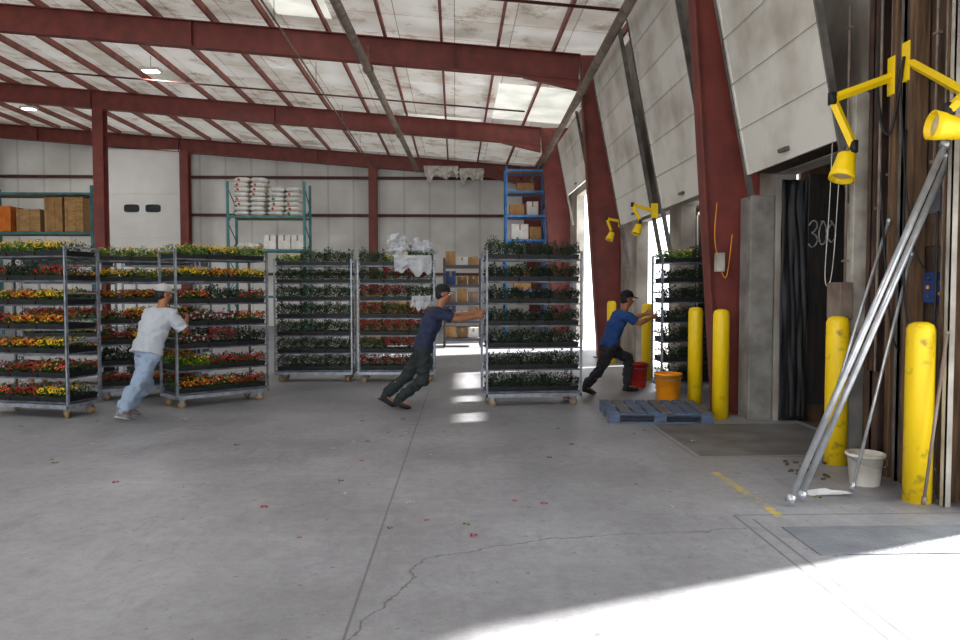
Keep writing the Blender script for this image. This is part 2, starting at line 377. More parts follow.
for i in range(4):
    b=MB(); b.bx(-1.6,1.6,-.05,0,.02+i*1.92,1.93+i*1.92); b.obj('door_section',M['doorw'],e)
for xx in (-.5,.42):
    b=MB(); P=[]
    for i in range(24):
        a=2*math.pi*i/24; cx,sx=math.cos(a),math.sin(a)
        P.append((xx+.33*math.copysign(abs(cx)**.45,cx),5.15+.17*math.copysign(abs(sx)**.45,sx)))
    vs=[(x,-.07,z) for x,z in P]+[(x,-.02,z) for x,z in P]
    b.faces(vs,[tuple(range(24))]+[(i,(i+1)%24,24+(i+1)%24,24+i) for i in range(24)]); b.obj('window_pane',M['glass'],e)
for s in (-1,1): MB().bx(s*1.68-.06,s*1.68+.06,-.08,.1,0,7.7).obj('door_jamb',M['redd'],e)

# dock surroundings ------------------------------------------------------
o=MB().bx(3.6,3.89,8.86,9.2,0,2.75).obj('concrete_pier',M['conc'],bevel=.01); tag(o,'pale grey concrete pier at the dock door jamb','pier')
o=MB().bx(3.62,3.89,6.6,6.84,0,1.2).obj('concrete_pier',M['conc'],bevel=.01); tag(o,'low concrete pier at the near dock jamb','pier')
o=MB().bx(3.66,3.86,6.66,6.8,1.2,3.4).obj('jamb_post',M['pale'],bevel=.008); tag(o,'scuffed white steel jamb post beside the dock opening','post')
b=MB(); b.bx(3.68,3.81,6.4,6.42,0,6.2); b.bx(3.68,3.7,6.34,6.48,0,6.2); b.bx(3.79,3.81,6.34,6.48,0,6.2)
tag(b.obj('steel_channel',M['rust']),'rusty dark brown steel channel between dock doors','post')
for (x,y,wd) in [(3.74,5.88,.09),(3.74,6.12,.07),(3.74,5.4,.09)]:
    o=MB().bx(x-.06,x+.06,y-wd/2,y+wd/2,0,5.6).obj('wooden_stud',M['wood'],bevel=.004); tag(o,'rough brown timber stud by the dock wall','wood post','timber studs')
for z in (1.95,):
    o=MB().bx(3.802,3.818,4.98,6.28,z,z+.18).obj('wooden_board',M['wood'],bevel=.003); tag(o,'horizontal brown timber board nailed between studs','wood board','timber boards')
b=MB(); b.bx(3.6,3.61,5.24,5.3,0,5.2); b.bx(3.6,3.65,5.24,5.25,0,5.2); b.bx(3.6,3.65,5.29,5.3,0,5.2)
tag(b.obj('metal_upright',M['pale']),'pale slim steel door track upright standing on the floor','post')
b=MB(); b.bx(3.68,3.7,5.98,6.03,0,5.2); b.bx(3.68,3.72,5.98,5.99,0,5.2)
tag(b.obj('metal_upright',M['steelt']),'slim grey steel track upright between timber studs','post')
b=MB(); b.bx(3.6,3.8,6.2,6.24,0,.9); b.bx(3.6,3.62,6.12,6.32,0,.9)
tag(b.obj('steel_guard',M['rust']),'short rusty steel angle guard at the wall base','steel guard')
o=MB().bx(3.66,3.89,6.85,8.85,3.01,3.12).obj('lintel_beam',M['rust']); tag(o,'dark rusty steel lintel over the dock opening','beam')
def trailer(x0,y0,y1,lab,lin,z1=4.15):
    e=empty('truck_trailer',(x0,(y0+y1)/2,-1.25)); h=(y1-y0)/2; X=9
    b=MB(); z0=1.05
    b.bx(0,X,-h-.04,-h,z0,z1); b.bx(0,X,h,h+.04,z0,z1); b.bx(0,X,-h,h,z1,z1+.05); b.bx(X,X+.05,-h,h,z0,z1); b.obj('trailer_body',M['trailer'],e)
    b=MB(); b.bx(.02,X,-h,-h+.02,z0,z1-.01); b.bx(.02,X,h-.02,h,z0,z1-.01); b.bx(X-.02,X,-h,h,z0,z1); b.bx(.02,X,-h,h,z1-.02,z1-.001); b.obj('wall_lining',lin,e)
    MB().bx(0,X,-h,h,z0,z0+.18).obj('trailer_deck',M['wood'],e)
    for xx in (6.2,7.5):
        for s in (-1,1):
            MB().cyl((xx,s*(h-.3),.52),(xx,s*(h-.02),.52),.52,seg=24).obj('wheel',M['black'],e)
    tag(e,lab,'trailer'); return e
trailer(4.22,6.75,8.95,'parked box trailer with dark plywood lining at the dock',M['ply'],4.6)
trailer(4.22,10.2,12.7,'parked box trailer being loaded with plant trolleys',M['ply'])
trailer(4.95,13.2,15.8,'parked box trailer standing off from its dock door',M['ply'],4.6)
b=MB(); vs=[];fs=[];nx,nz=22,40
for j in range(nz+1):
    for i in range(nx+1):
        u=i/nx; v=j/nz
        vs.append((3.92+u*.32+.03*noise.noise(Vector((0,v*4,3)))*u, 8.74+.035*noise.noise(Vector((u*5,v*5,1)))+.02*noise.noise(Vector((u*9+v*4,v*3,7))), .02+v*2.9))
for j in range(nz):
    for i in range(nx): a=j*(nx+1)+i; fs.append((a,a+1,a+nx+2,a+nx+1))
b.faces(vs,fs,True); cur=b.obj('dock_curtain',M['black']); so_=cur.modifiers.new('s','SOLIDIFY'); so_.thickness=.01
tag(cur,'black wrinkled rubber dock curtain hanging in the opening','curtain')
e=empty('painted_board',(4.62,8.79,.2)); tag(e,'dark wooden panel with hand-painted number 300','sign board')
MB().bx(-.34,.5,0,.02,0,2.8).obj('board',mat('stained_dark_board',(42,36,33),(20,18,17),4,.8,0,.2,stretch=(5,5,.7),detail=8),e)
chalk=mat('chalk_paint',(186,186,190),(78,76,76),26,.9,detail=8)
def stroke(pts,ox):
    P=[Vector((ox+x,-.006,z)) for x,z in pts]; P=[P[0]]+P+[P[-1]]; out=[]
    for i in range(1,len(P)-2):
        for k in range(4):
            t=k/4; a,b_,c,d=P[i-1:i+3]
            out.append(.5*((2*b_)+(c-a)*t+(2*a-5*b_+4*c-d)*t*t+(3*b_-a-3*c+d)*t**3))
    out.append(P[-1]); b=MB(); b.tube(out,.009,6); b.obj('painted_digit',chalk,e)
three=[(-.01,.28),(.03,.335),(.08,.32),(.088,.26),(.055,.21),(.03,.19),(.075,.16),(.095,.10),(.07,.04),(.02,.02),(-.015,.06)]
stroke([(x,z+1.9) for x,z in three],-.33)
stroke([(.04,2.22),(.005,2.14),(.0,2.02),(.035,1.95),(.08,2.0),(.09,2.12),(.06,2.22),(.02,2.23)],-.215)
stroke([(.05,2.21),(.01,2.15),(.0,2.04),(.04,1.98),(.085,2.03),(.088,2.14),(.06,2.2),(.03,2.24)],-.105)
b=MB(); b.bx(2.36,4.1,6.95,8.6,.001,.005)
tag(b.obj('dock_leveler',M['lev']),'flush worn grey steel dock leveler plate in the floor','dock plate')
b=MB(); b.bx(2.2,4.1,4.3,4.82,.001,.006)
tag(b.obj('dock_leveler',M['tread']),'narrow worn grey diamond tread steel plate','dock plate')

for i,(x,y,lab) in enumerate([(3.5,5.4,'scuffed'),(3.5,6.6,'clean'),(3.32,9.05,'clean'),(3.36,10.15,'clean'),(3.42,12.95,'clean'),(3.42,15.95,'clean')]):
    b=MB(); r=.1
    b.loft([((0,0,0),(r,0,0),(0,r,0)),((0,0,1.3),(r,0,0),(0,r,0)),((0,0,1.34),(r*.85,0,0),(0,r*.85,0)),((0,0,1.36),(r*.45,0,0),(0,r*.45,0))],20)
    tag(b.obj('bollard',M['yellowp'] if i<2 else M['yellow'],loc=(x,y,0)),'%s yellow steel bollard guarding the dock wall'%('scraped and chipped' if i<2 else 'round topped'),'bollard','dock bollards')

def pole(a,c,r,m,lab):
    a=Vector(a);c=Vector(c); b=MB(); d=(c-a)
    b.cyl((0,0,0),d,r,seg=10); b.cyl((0,0,0),d.normalized()*.06,r*1.5,seg=10); b.cyl(d*.985,d,r*1.5,seg=10)
    tag(b.obj('leaning_pole',m,loc=a),lab,'pole','leaning poles')
pole((2.47,5.3,.03),(3.57,5.27,2.68),.024,M['alu'],'long silver aluminium bar leaning on the door upright')
pole((2.60,5.4,.03),(3.66,5.36,2.6),.024,M['alu'],'long silver aluminium bar leaning beside its twin')
pole((3.12,5.62,.03),(3.66,5.78,1.9),.013,M['alu'],'thin silver rod leaning on the timber')
pole((3.42,5.2,.03),(3.58,5.22,1.3),.012,M['galvd'],'short thin steel rod leaning against the upright')
pole((3.05,6.15,.03),(3.66,6.1,2.2),.013,M['alu'],'thin silver rod leaning against the wall')
def bucket(loc,r,h,m,lab,handle=True):
    b=MB(); t=.006
    b.loft([((0,0,0),(r*.8,0,0),(0,r*.8,0)),((0,0,h),(r,0,0),(0,r,0)),((0,0,h),(r+.012,0,0),(0,r+.012,0)),((0,0,h-.02),(r+.012,0,0),(0,r+.012,0))],24,cap=False)
    b.loft([((0,0,.01),(r*.8-t,0,0),(0,r*.8-t,0)),((0,0,h),(r-t,0,0),(0,r-t,0))],24,cap=False)
    b.loft([((0,0,0),(r*.8,0,0),(0,r*.8,0)),((0,0,.01),(r*.8,0,0),(0,r*.8,0))],24)
    o=b.obj('bucket',m,loc=loc); tag(o,lab,'bucket')
    if handle:
        b=MB(); b.tube([(r*math.cos(a),-.02-abs(math.sin(a))*.08-r*math.sin(a)*.75,h-.03-math.sin(a)*.05) for a in [math.pi*i/8 for i in range(9)]],.004,6)
        b.obj('handle',M['galv'],o)
    return o
bucket((3.38,5.9,0),.14,.26,M['whpl'],'dirty white plastic bucket beside the bollard')
bucket((2.93,9.98,0),.18,.46,M['yelpl'],'bright orange-yellow plastic bucket behind the pallet')
bucket((3.0,12.0,0),.18,.4,M['redpl'],'red plastic bucket near the dock door')
b=MB(); b.faces([(0,0,.004),(.26,.02,.006),(.2,.17,.02),(-.04,.13,.004)],[(0,1,2,3)]); b.faces([(.05,.0,.01),(.3,-.04,.03),(.33,.1,.012),(.1,.1,.03)],[(0,1,2,3)])
tag(b.obj('paper_sheet',M['paper'],loc=(2.76,5.55,0)),'crumpled white paper sheets lying on the floor','paper')
dbm=mat('dark_dirt',(108,100,90),(66,58,52),9,.9)
for i in range(22):
    b=MB(); b.sph((0,0,.008),(.012+random.random()*.02,.018,.012),7,4)
    for v in b.bm.verts: v.co+=Vector((random.uniform(-.006,.006),)*3); v.co.z=max(v.co.z,0)
    tag(b.obj('debris_lump',dbm,loc=(2.95+random.random()*.45,6.0+random.random()*.7,0)),'small dark lump of dirt and debris','debris','debris by the bollard')

e=MB().bx(-.08,0,-.07,.07,-.12,.12).obj('control_box',M['blueb'],bevel=.006); e.location=(3.815,5.68,1.62)
tag(e,'blue dock control box with small push buttons','control box')
for j,m_ in enumerate(['dkgrey','yelpl','dkgrey']):
    b=MB(); b.cyl((-.095,0,.07-j*.07),(-.081,0,.07-j*.07),.015,seg=14); b.obj('push_button',M[m_],e)
for z in (-.05,.04):
    b=MB(); b.cyl((-.04,-.08,z),(-.04,-.071,z),.014,seg=12); b.obj('push_button',M['dkgrey' if z>0 else 'yelpl'],e)
o=MB().bx(-.12,0,-.12,.12,-.17,.17).obj('junction_box',M['galvd'],loc=(3.64,6.73,1.5),bevel=.006); tag(o,'grey steel junction box on the door jamb','electrical box')
o=MB().bx(-.05,0,-.06,.06,-.1,.1).obj('junction_box',M['dkgrey'],loc=(3.815,5.68,2.3),bevel=.006); tag(o,'dark grey switch box above the control box','electrical box')
for (x,y,z0,z1) in [(3.77,5.7,2.41,4.8),(3.62,6.2,0,4.6),(3.62,6.72,1.67,4.2),(3.76,6.28,0,5.2),(3.75,5.55,0,5.2)]:
    b=MB(); b.cyl((0,0,z0),(0,0,z1),.012,seg=8)
    for z in (z0+.2,(z0+z1)/2,z1-.2): b.bx(-.02,.02,-.03,.03,z-.01,z+.01)
    tag(b.obj('conduit',M['galvd'],loc=(x,y,0)),'thin grey electrical conduit running up the wall','pipe','wall conduits')
def cable(pts,r,m,lab):
    P=[Vector(p) for p in pts]; P=[P[0]]+P+[P[-1]]; out=[]
    for i in range(1,len(P)-2):
        for k in range(7):
            t=k/7; a,b_,c,d=P[i-1:i+3]
            out.append(.5*((2*b_)+(c-a)*t+(2*a-5*b_+4*c-d)*t*t+(3*b_-a-3*c+d)*t**3))
    out.append(P[-1]); o=MB().tube(out,r,7).obj('hanging_cable',m); tag(o,lab,'cable')
cable([(3.6,6.95,3.1),(3.58,6.95,2.4),(3.56,6.97,1.75),(3.6,6.97,1.65),(3.63,6.95,1.9),(3.64,6.9,2.6)],.004,M['whpl'],'thin white cord looping down beside the dock door')
cable([(3.66,6.0,3.4),(3.6,5.8,2.5),(3.62,5.7,1.95),(3.73,5.7,1.74)],.008,M['black'],'black cable dropping to the blue control box')
cable([(3.68,6.3,3.0),(3.6,6.1,2.2),(3.6,5.95,1.3),(3.66,5.93,1.1)],.01,M['black'],'black cable sagging along the timber studs')
cable([(3.66,5.9,2.9),(3.55,5.7,1.6),(3.6,5.55,.9),(3.66,5.5,1.3),(3.66,5.48,2.2)],.01,M['black'],'black cable looping low beside the bollard')
cable([(3.7,6.35,4.2),(3.6,6.2,3.2),(3.62,6.05,2.9),(3.66,5.95,3.5)],.012,M['black'],'thick black cable swagged under the dock light')
cable([(3.3,9.2,2.7),(3.28,9.2,2.2),(3.42,9.2,1.75),(3.5,9.2,2.3)],.006,M['yelpl'],'yellow cord hooked on the steel column')
o=MB().bx(-.1,0,-.06,.06,-.12,.12).obj('junction_box',M['pale'],loc=(3.4,9.22,1.95),bevel=.01); tag(o,'small pale box on the steel column','electrical box')

def dock_light(pts,head,hdir,lab,sc=1):
    o0=Vector(pts[0]); e=empty('dock_light',o0); tag(e,lab,'dock light','dock lights')
    q=[Vector(p)-o0 for p in pts]
    MB().bx(-.03,.1*sc,-.05*sc,.05*sc,-.16*sc,.16*sc).obj('wall_bracket',M['yellow'],e,bevel=.004)
    for a,c in zip(q,q[1:]):
        b=MB(); d=(c-a).normalized(); u=d.cross(Vector((0,0,1)));
        if u.length<.1:u=Vector((0,1,0))
        u.normalize(); v=d.cross(u)
        b.loft([(a,u*.028*sc,v*.038*sc),(c,u*.028*sc,v*.038*sc)],4,False); b.obj('arm',M['yellow'],e)
        b=MB(); b.cyl(c-Vector((0,0,.05*sc)),c+Vector((0,0,.05*sc)),.035*sc); b.obj('pivot',M['black'],e)
    h=Vector(head)-o0; hd=Vector(hdir).normalized()
    b=MB(); u=hd.cross(Vector((0,0,1)));
    if u.length<.1:u=Vector((1,0,0))
    u.normalize(); v=hd.cross(u)
    b.loft([(h+hd*t*sc,u*r*sc,v*r*sc) for t,r in [(-.14,.04),(-.12,.075),(-.03,.085),(.05,.10),(.1,.105),(.1,.09),(.03,.08)]],18); b.obj('lamp_head',M['yellow'],e)
    b=MB(); b.cyl(h+hd*.04*sc,h+hd*.06*sc,.08*sc,seg=18); b.obj('lens',M['whpl'],e)
    b=MB(); b.cyl(q[-1],h+Vector((0,0,.06*sc)),.014*sc); b.obj('yoke',M['yellow'],e)
dock_light([(3.7,6.15,3.4),(3.16,6.12,3.2),(3.34,6.1,2.8)],(3.26,6.1,2.62),(-.3,-.2,-.9),'yellow articulated dock light arm with round lamp head folded down')
dock_light([(3.7,5.95,3.46),(3.52,5.0,2.95),(3.46,5.1,2.86)],(3.46,5.12,2.75),(-1,.1,.15),'yellow articulated dock light arm swung out with drum lamp')
dock_light([(3.5,12.95,3.0),(3.12,12.9,3.1),(3.25,12.85,2.8)],(3.2,12.85,2.65),(-.4,-.2,-.9),'yellow dock light arm above the loading door',.8)
dock_light([(3.6,16.0,3.1),(3.3,15.95,3.15),(3.4,15.9,2.85)],(3.36,15.85,2.75),(-.4,-.2,-.9),'yellow dock light arm beside a far door',.8)

def cpipe(a,c,r,lab,m='galvd'):
    a=Vector(a);c=Vector(c); b=MB(); b.cyl((0,0,0),c-a,r,seg=14)
    n=5
    for i in range(1,n):
        p=(c-a)*i/n; d=(c-a).normalized(); b.cyl(p-d*.06,p+d*.06,r*1.35,seg=14)
        b.cyl(p,p+Vector((0,0,.5)),.008,seg=5)
    tag(b.obj('ceiling_pipe',M[m],loc=a),lab,'pipe','ceiling pipes')
cpipe((-2.4,-4,6.35),(-1.5,29.5,6.35),.085,'long dull grey pipe hung beneath the rafters')
cpipe((2.3,-4,6.0),(3.1,29.5,5.95),.085,'long pale pipe hung near the dock wall')
cpipe((-3.4,10,6.7),(-3.4,31,6.7),.02,'thin conduit hung beneath the rafters')
b=MB(); b.cyl((0,0,0),(11,0,-.85),.03,seg=8); tag(b.obj('ceiling_pipe',M['redd'],loc=(-8,13.2,7.42)),'thin dark cross pipe under the roof','pipe','ceiling pipes')
b=MB(); b.cyl((0,0,0),(14,0,-1.05),.025,seg=8); tag(b.obj('ceiling_pipe',M['redd'],loc=(-12,21.2,7.75)),'thin dark cross pipe under the far roof','pipe','ceiling pipes')
def hbay(x,y,e=60):
    z=zu(x)+.35
    r=empty('ceiling_light',(x,y,z)); tag(r,'bright rectangular high bay light hung under the roof, out-of-view ones added as fill','ceiling light','high bay lights')
    MB().bx(-.26,.26,-.16,.16,-.02,.06).obj('housing',M['white'],r)
    MB().bx(-.2,.2,-.12,.12,-.035,-.021).obj('lamp_panel',M['lamp'],r)
    MB().cyl((0,0,.06),(0,0,.4),.01,seg=6).obj('hanger',M['galv'],r)
    l=bpy.data.lights.new('bay','AREA'); l.energy=e; l.size=.5; l.color=(1,.98,.95)
    lo=bpy.data.objects.new('bay_lamp',l); COL.objects.link(lo); lo.location=(0,0,-.06); lo.parent=r
for (x,y) in [(-8.4,20.9),(-15.5,27.6),(-8.4,12),(-1.5,4),(-8.4,4),(-15.5,14)]: hbay(x,y,e=110)  # fixtures beyond the visible pair are unseen, added as fill light
for (x,y,z,s,sd) in [(-.6,32.4,6.72,.62,3),(.75,32.4,6.62,.45,19)]:
    b=MB(); vs=[];fs=[];n=30
    for j in range(n+1):
        for i in range(n+1):
            u=i/n-.5;v=j/n; nn=noise.noise(Vector((u*5,v*4,sd)))
            L_=.16+.5*max(0,noise.noise(Vector((u*4.5,sd,0)))+.25)+.12*noise.noise(Vector((u*21,sd,2)))
            vs.append((u*s*2.4+nn*.06+.08*noise.noise(Vector((u*3,v*5,sd)))*v, .14*math.sin(u*17+sd)*v+nn*.12, .3-v*(.2+L_*1.1)))
    for j in range(n):
        for i in range(n): a=j*(n+1)+i; fs.append((a,a+1,a+n+2,a+n+1))
    b.faces(vs,fs,True); tag(b.obj('torn_insulation',M['insul'],loc=(x,y,z)),'ragged torn white insulation drooping along the far beam','insulation','torn insulation')

# ---------------------------------------------------------------- trays
def tray_variant(leafmat,cols,nb,tall=.175,nl=900):
    b=MB(); w_,d_=.208,.268
    b.hexa([(-w_*.95,-d_*.97,0),(w_*.95,-d_*.97,0),(w_*.95,d_*.97,0),(-w_*.95,d_*.97,0),(-w_,-d_,.06),(w_,-d_,.06),(w_,d_,.06),(-w_,d_,.06)])
    b.bx(-w_-.001,w_+.001,-d_-.004,-d_+.008,.055,.07); b.bx(-w_-.001,w_+.001,d_-.008,d_+.004,.055,.07)
    b.bx(-w_-.001,-w_+.008,-d_,d_,.055,.07); b.bx(w_-.008,w_+.001,-d_,d_,.055,.07)
    for i in range(1,6): xx=-w_+i*2*w_/6; b.bx(xx-.004,xx+.004,-d_+.008,d_-.008,.058,.068)
    root=b.obj('flower_tray',M['blackpl'],loc=(0,0,-50)); tag(root,'x','plant tray')
    b=MB(); sd=random.random()*50
    for i in range(nl):
        x=random.uniform(-w_,w_);r_=random.random(); y=random.uniform(-d_,d_) if r_<.45 else (-d_+random.uniform(-.012,.06) if r_<.9 else d_-random.uniform(-.01,.05))
        if random.random()<.12: x=random.choice((-1,1))*(w_-random.uniform(0,.03))
        hgt=tall*(.9+.5*noise.noise(Vector((x*11,y*9,sd))))
        z=.05+random.random()**.75*(hgt-.05)
        a=random.uniform(0,6.28); t=random.uniform(-.4,1.2); ln=random.uniform(.022,.042); wd=ln*.34
        d=Vector((math.cos(a)*math.cos(t),math.sin(a)*math.cos(t),math.sin(t))); s=Vector((-math.sin(a),math.cos(a),0)); p=Vector((x,y,z))
        up=d.cross(s)*wd*.4
        b.faces([p,p+d*ln*.5+s*wd-up,p+d*ln,p+d*ln*.5-s*wd-up],[(0,1,2),(0,2,3)])
    b.obj('foliage',leafmat,root)
    b=MB()
    for i in range(nb):
        b.mi=random.randrange(len(cols))
        edge=random.random()<.65
        x=random.uniform(-w_,w_); y=(-d_+random.uniform(-.018,.03)) if edge else random.uniform(-d_,d_)
        z=tall*(.5+.55*random.random()**.7) if edge else tall*1.0+random.uniform(-.025,.02)
        n=Vector((random.uniform(-.5,.5),random.uniform(-1,-.1) if edge else random.uniform(-.5,.5),random.uniform(.3,1))).normalized()
        r=random.uniform(.010,.019); u=n.cross(Vector((1,.1,0))).normalized(); v=n.cross(u); p=Vector((x,y,z))
        vs=[p+n*.003]
        for k in range(10):
            a=k*math.pi/5; rr=r if k%2==0 else r*.72
            vs.append(p+u*rr*math.cos(a)+v*rr*math.sin(a)+n*(.006 if k%2==0 else .001))
        b.faces(vs,[(0,1+k,1+(k+1)%10) for k in range(10)])
        vs=[p+n*.012]+[p+n*.004+(u*math.cos(k*1.256)+v*math.sin(k*1.256))*r*.5 for k in range(5)]
        b.faces(vs,[(0,1+k,1+(k+1)%5) for k in range(5)])
    if nb: b.obj('blossoms',[F[c] for c in cols],root)
    return root
V={
 'Y':(tray_variant(G['mid'],['yellow'],125),'black tray of yellow bedding flowers on a trolley shelf'),
 'O':(tray_variant(G['mid'],['orange','orange','yellow'],140,.17),'black tray of orange and yellow marigolds on a trolley shelf'),
 'R':(tray_variant(G['mid'],['red'],105),'black tray of red flowers on a trolley shelf'),
 'C':(tray_variant(G['sage'],['crimson','red','crimson'],170,.25,1100),'black tray of dense crimson flowers on a trolley shelf'),
 'P':(tray_variant(G['mid'],['pink','pink','white'],85),'black tray of pink flowers on a trolley shelf'),
 'M':(tray_variant(G['mid'],['red','yellow','orange','pink'],105),'black tray of mixed colour flowers on a trolley shelf'),
 'U':(tray_variant(G['dark'],['purple'],18,.2,1100),'black tray of dark foliage with purple buds'),
 'G':(tray_variant(G['dark'],[],0,.215,1200),'black tray of dark green seedlings on a trolley shelf'),
 'D':(tray_variant(G['sage'],[],0,.275,1400),'black tray of tall dense green plants on a trolley shelf'),
 'L':(tray_variant(G['light'],['yellow'],34,.19,1000),'black tray of light green leafy plants'),
}
SH=[.2+.303*i for i in range(7)]
def trolley_template():
    e=empty('plant_trolley',(0,0,-50))
    b=MB(); b.bx(-.675,.675,-.285,-.25,.125,.175); b.bx(-.675,.675,.25,.285,.125,.175); b.bx(-.675,-.64,-.285,.285,.125,.175); b.bx(.64,.675,-.285,.285,.125,.175)
    b.bx(-.64,.64,-.25,.25,.15,.165); b.obj('base_frame',M['galv'],e)
    p0=None
    for sx in (-1,1):
        for sy in (-1,1):
            if p0 is None:
                b=MB(); b.bx(-.014,.014,-.018,-.012,0,1.97); b.bx(-.014,-.009,-.018,.018,0,1.97)
                b.bx(-.014,.014,.012,.018,0,1.97)
                for k in range(24): b.bx(-.005,.005,-.0195,-.018,.05+k*.08,.085+k*.08)
                p0=b.obj('post',M['galv'],e); p=p0
            else: p=p0.copy(); COL.objects.link(p); p.parent=e
            p.location=(sx*.66,sy*.275,.17)
    s0=None
    for i,z in enumerate(SH):
        if s0 is None:
            b=MB(); b.bx(-.645,.645,-.28,-.274,-.014,.006); b.bx(-.645,.645,.274,.28,-.014,.006); b.bx(-.645,-.638,-.274,.274,-.014,.006); b.bx(.638,.645,-.274,.274,-.014,.006); b.bx(-.638,.638,-.274,.274,-.008,-.001)
            s0=b.obj('shelf',M['galvs'],e); p=s0
        else: p=s0.copy(); COL.objects.link(p); p.parent=e
        p.location=(0,0,z)
    c0=None
    for sx in (-1,1):
        for sy in (-1,1):
            if c0 is None:
                b=MB(); b.cyl((0,-.02,.055),(0,.02,.055),.055,seg=18); b.mi=1
                b.bx(-.04,.04,-.035,.035,.108,.124); b.bx(-.025,.025,-.032,-.024,.04,.11); b.bx(-.025,.025,.024,.032,.04,.11); b.cyl((0,-.034,.055),(0,.034,.055),.012,seg=8)
                c0=b.obj('caster',[M['woodl'],M['galv']],e); p=c0
            else: p=c0.copy(); COL.objects.link(p); p.parent=e
            p.location=(sx*.57,sy*.2,0); p.rotation_euler=(0,0,random.uniform(-1,1))
    r0=None
    for sx in (-1,1):
        for z in (.95,1.56,2.13):
            if r0 is None: r0=MB().bx(-.006,.006,-.26,.26,-.01,.01).obj('end_bar',M['galv'],e); p=r0
            else: p=r0.copy(); COL.objects.link(p); p.parent=e
            p.location=(sx*.669,0,z)
    return e
TT=trolley_template()
def trolley(corner,deg,layers,lab):
    a=math.radians(deg); u=Vector((math.cos(a),math.sin(a),0)); v=Vector((-math.sin(a),math.cos(a),0))
    c=Vector((*corner,0))+u*.675+v*.285
    t=clone(TT,c,a); tag(t,lab,'plant trolley','plant trolleys')
    for i,z in enumerate(SH):
        s=layers[i]
        for j in range(3):
            k=s[j%len(s)]
            src,l=V[k]
            p=c+u*((j-1)*.42)+Vector((0,0,z))
            q=clone(src,p,a); tag(q,l,'plant tray','trays of bedding plants')
trolley((-6.08,9.55),-15,['MRY','PRM','OOY','ROO','YOY','RGR','YLY'],'galvanised trolley loaded with bright mixed bedding flowers')
trolley((-5.12,10.68),25,['RMR','GLO','RYM','MOG','OOR','YLM','LLY'],'galvanised trolley of flowers standing behind a worker')
trolley((-3.72,9.9),42,['OMR','LRR','PCG','PPM','MGR','YOY','LYL'],'galvanised trolley of red and yellow flowers pushed by a worker')
trolley((-3.13,12.8),0,['D','D','D','DDD','D','D','LDD'],'galvanised trolley of dark green seedlings in a row')
trolley((-1.70,12.8),0,['CCD','DCC','CCC','CDR','CCD','DCC','DLD'],'galvanised trolley of crimson flowers topped with plastic wrap')
trolley((.42,10.0),5,['GGU','UGG','GGG','GUG','GUU','GGG','DGG'],'galvanised trolley of dark green plants being pushed by a worker')
trolley((3.13,11.05),0,['G','GUG','G','UGU','G','UGL','LGY'],'galvanised trolley being pushed into the loading door')
trolley((-7.3,12.6),0,['R','O','Y','R','P','O','Y'],'galvanised trolley of flowers in the back row')
trolley((-5.75,12.9),0,['O','R','P','Y','R','M','Y'],'galvanised trolley of yellow flowers in the back row')
for k in list(V.values()):
    for c in list(k[0].children): bpy.data.objects.remove(c)
    bpy.data.objects.remove(k[0])
for c in list(TT.children): bpy.data.objects.remove(c)
bpy.data.objects.remove(TT)

b0=empty('wooden_pallet',(2.5,9.15,0),(0,0,math.radians(-5))); tag(b0,'worn faded blue wooden pallet lying on the floor','pallet')
for i in range(8): MB().bx(-.62+i*.158,-.62+i*.158+.12,-.5,.5,.12,.14).obj('top_board',M['bluep'] if i%3!=1 else M['woodg'],b0)
for y in (-.5,-.06,.38):
    MB().bx(-.62,.62,y,y+.12,.1,.12).obj('stringer_board',M['bluep'],b0)
    for x in (-.62,-.07,.48): MB().bx(x,x+.14,y,y+.12,.02,.1).obj('block',M['bluep'],b0)
    MB().bx(-.62,.62,y,y+.12,0,.02).obj('bottom_board',M['bluep'],b0)

def rack(x0,x1,y0,y1,H,levels,m,lab,pr=.04,deck='woodl'):
    e=empty('storage_rack',((x0+x1)/2,(y0+y1)/2,0)); w_=(x1-x0)/2; d=(y1-y0)/2; tag(e,lab,'storage rack')
    for s in (-1,1):
        b=MB()
        for t in (-1,1): b.bx(s*w_-pr,s*w_+pr,t*d-pr*.9,t*d+pr*.9,0,H)
        z=.3; k=1
        while z<H-.6:
            b.cyl((s*w_,-d*k,z),(s*w_,d*k,z+.6),.02,seg=6); k=-k; z+=.6
        b.obj('upright_frame',m,e)
    for z in levels:
        for t in (-1,1): MB().bx(-w_+pr,w_-pr,t*d-.025,t*d+.025,z-.08,z-.002).obj('beam',m,e)
        MB().bx(-w_+pr,w_-pr,-d+.03,d-.03,z-.03,z-.002).obj('deck',M[deck],e)
    return e
rack(-7.75,-5.15,25.5,26.5,5.3,[1.4,3.0,4.15],M['teal'],'teal pallet rack stacked with white sacks and boxes')
rack(-16.2,-12.5,25.9,26.9,5.2,[1.4,3.6,4.95],M['teal'],'teal pallet rack holding wooden crates')
rack(1.82,3.2,26,27,5.95,[1.6,3.4,4.25,5.1,5.85],M['blue'],'tall pale blue steel rack with open shelves',.03)
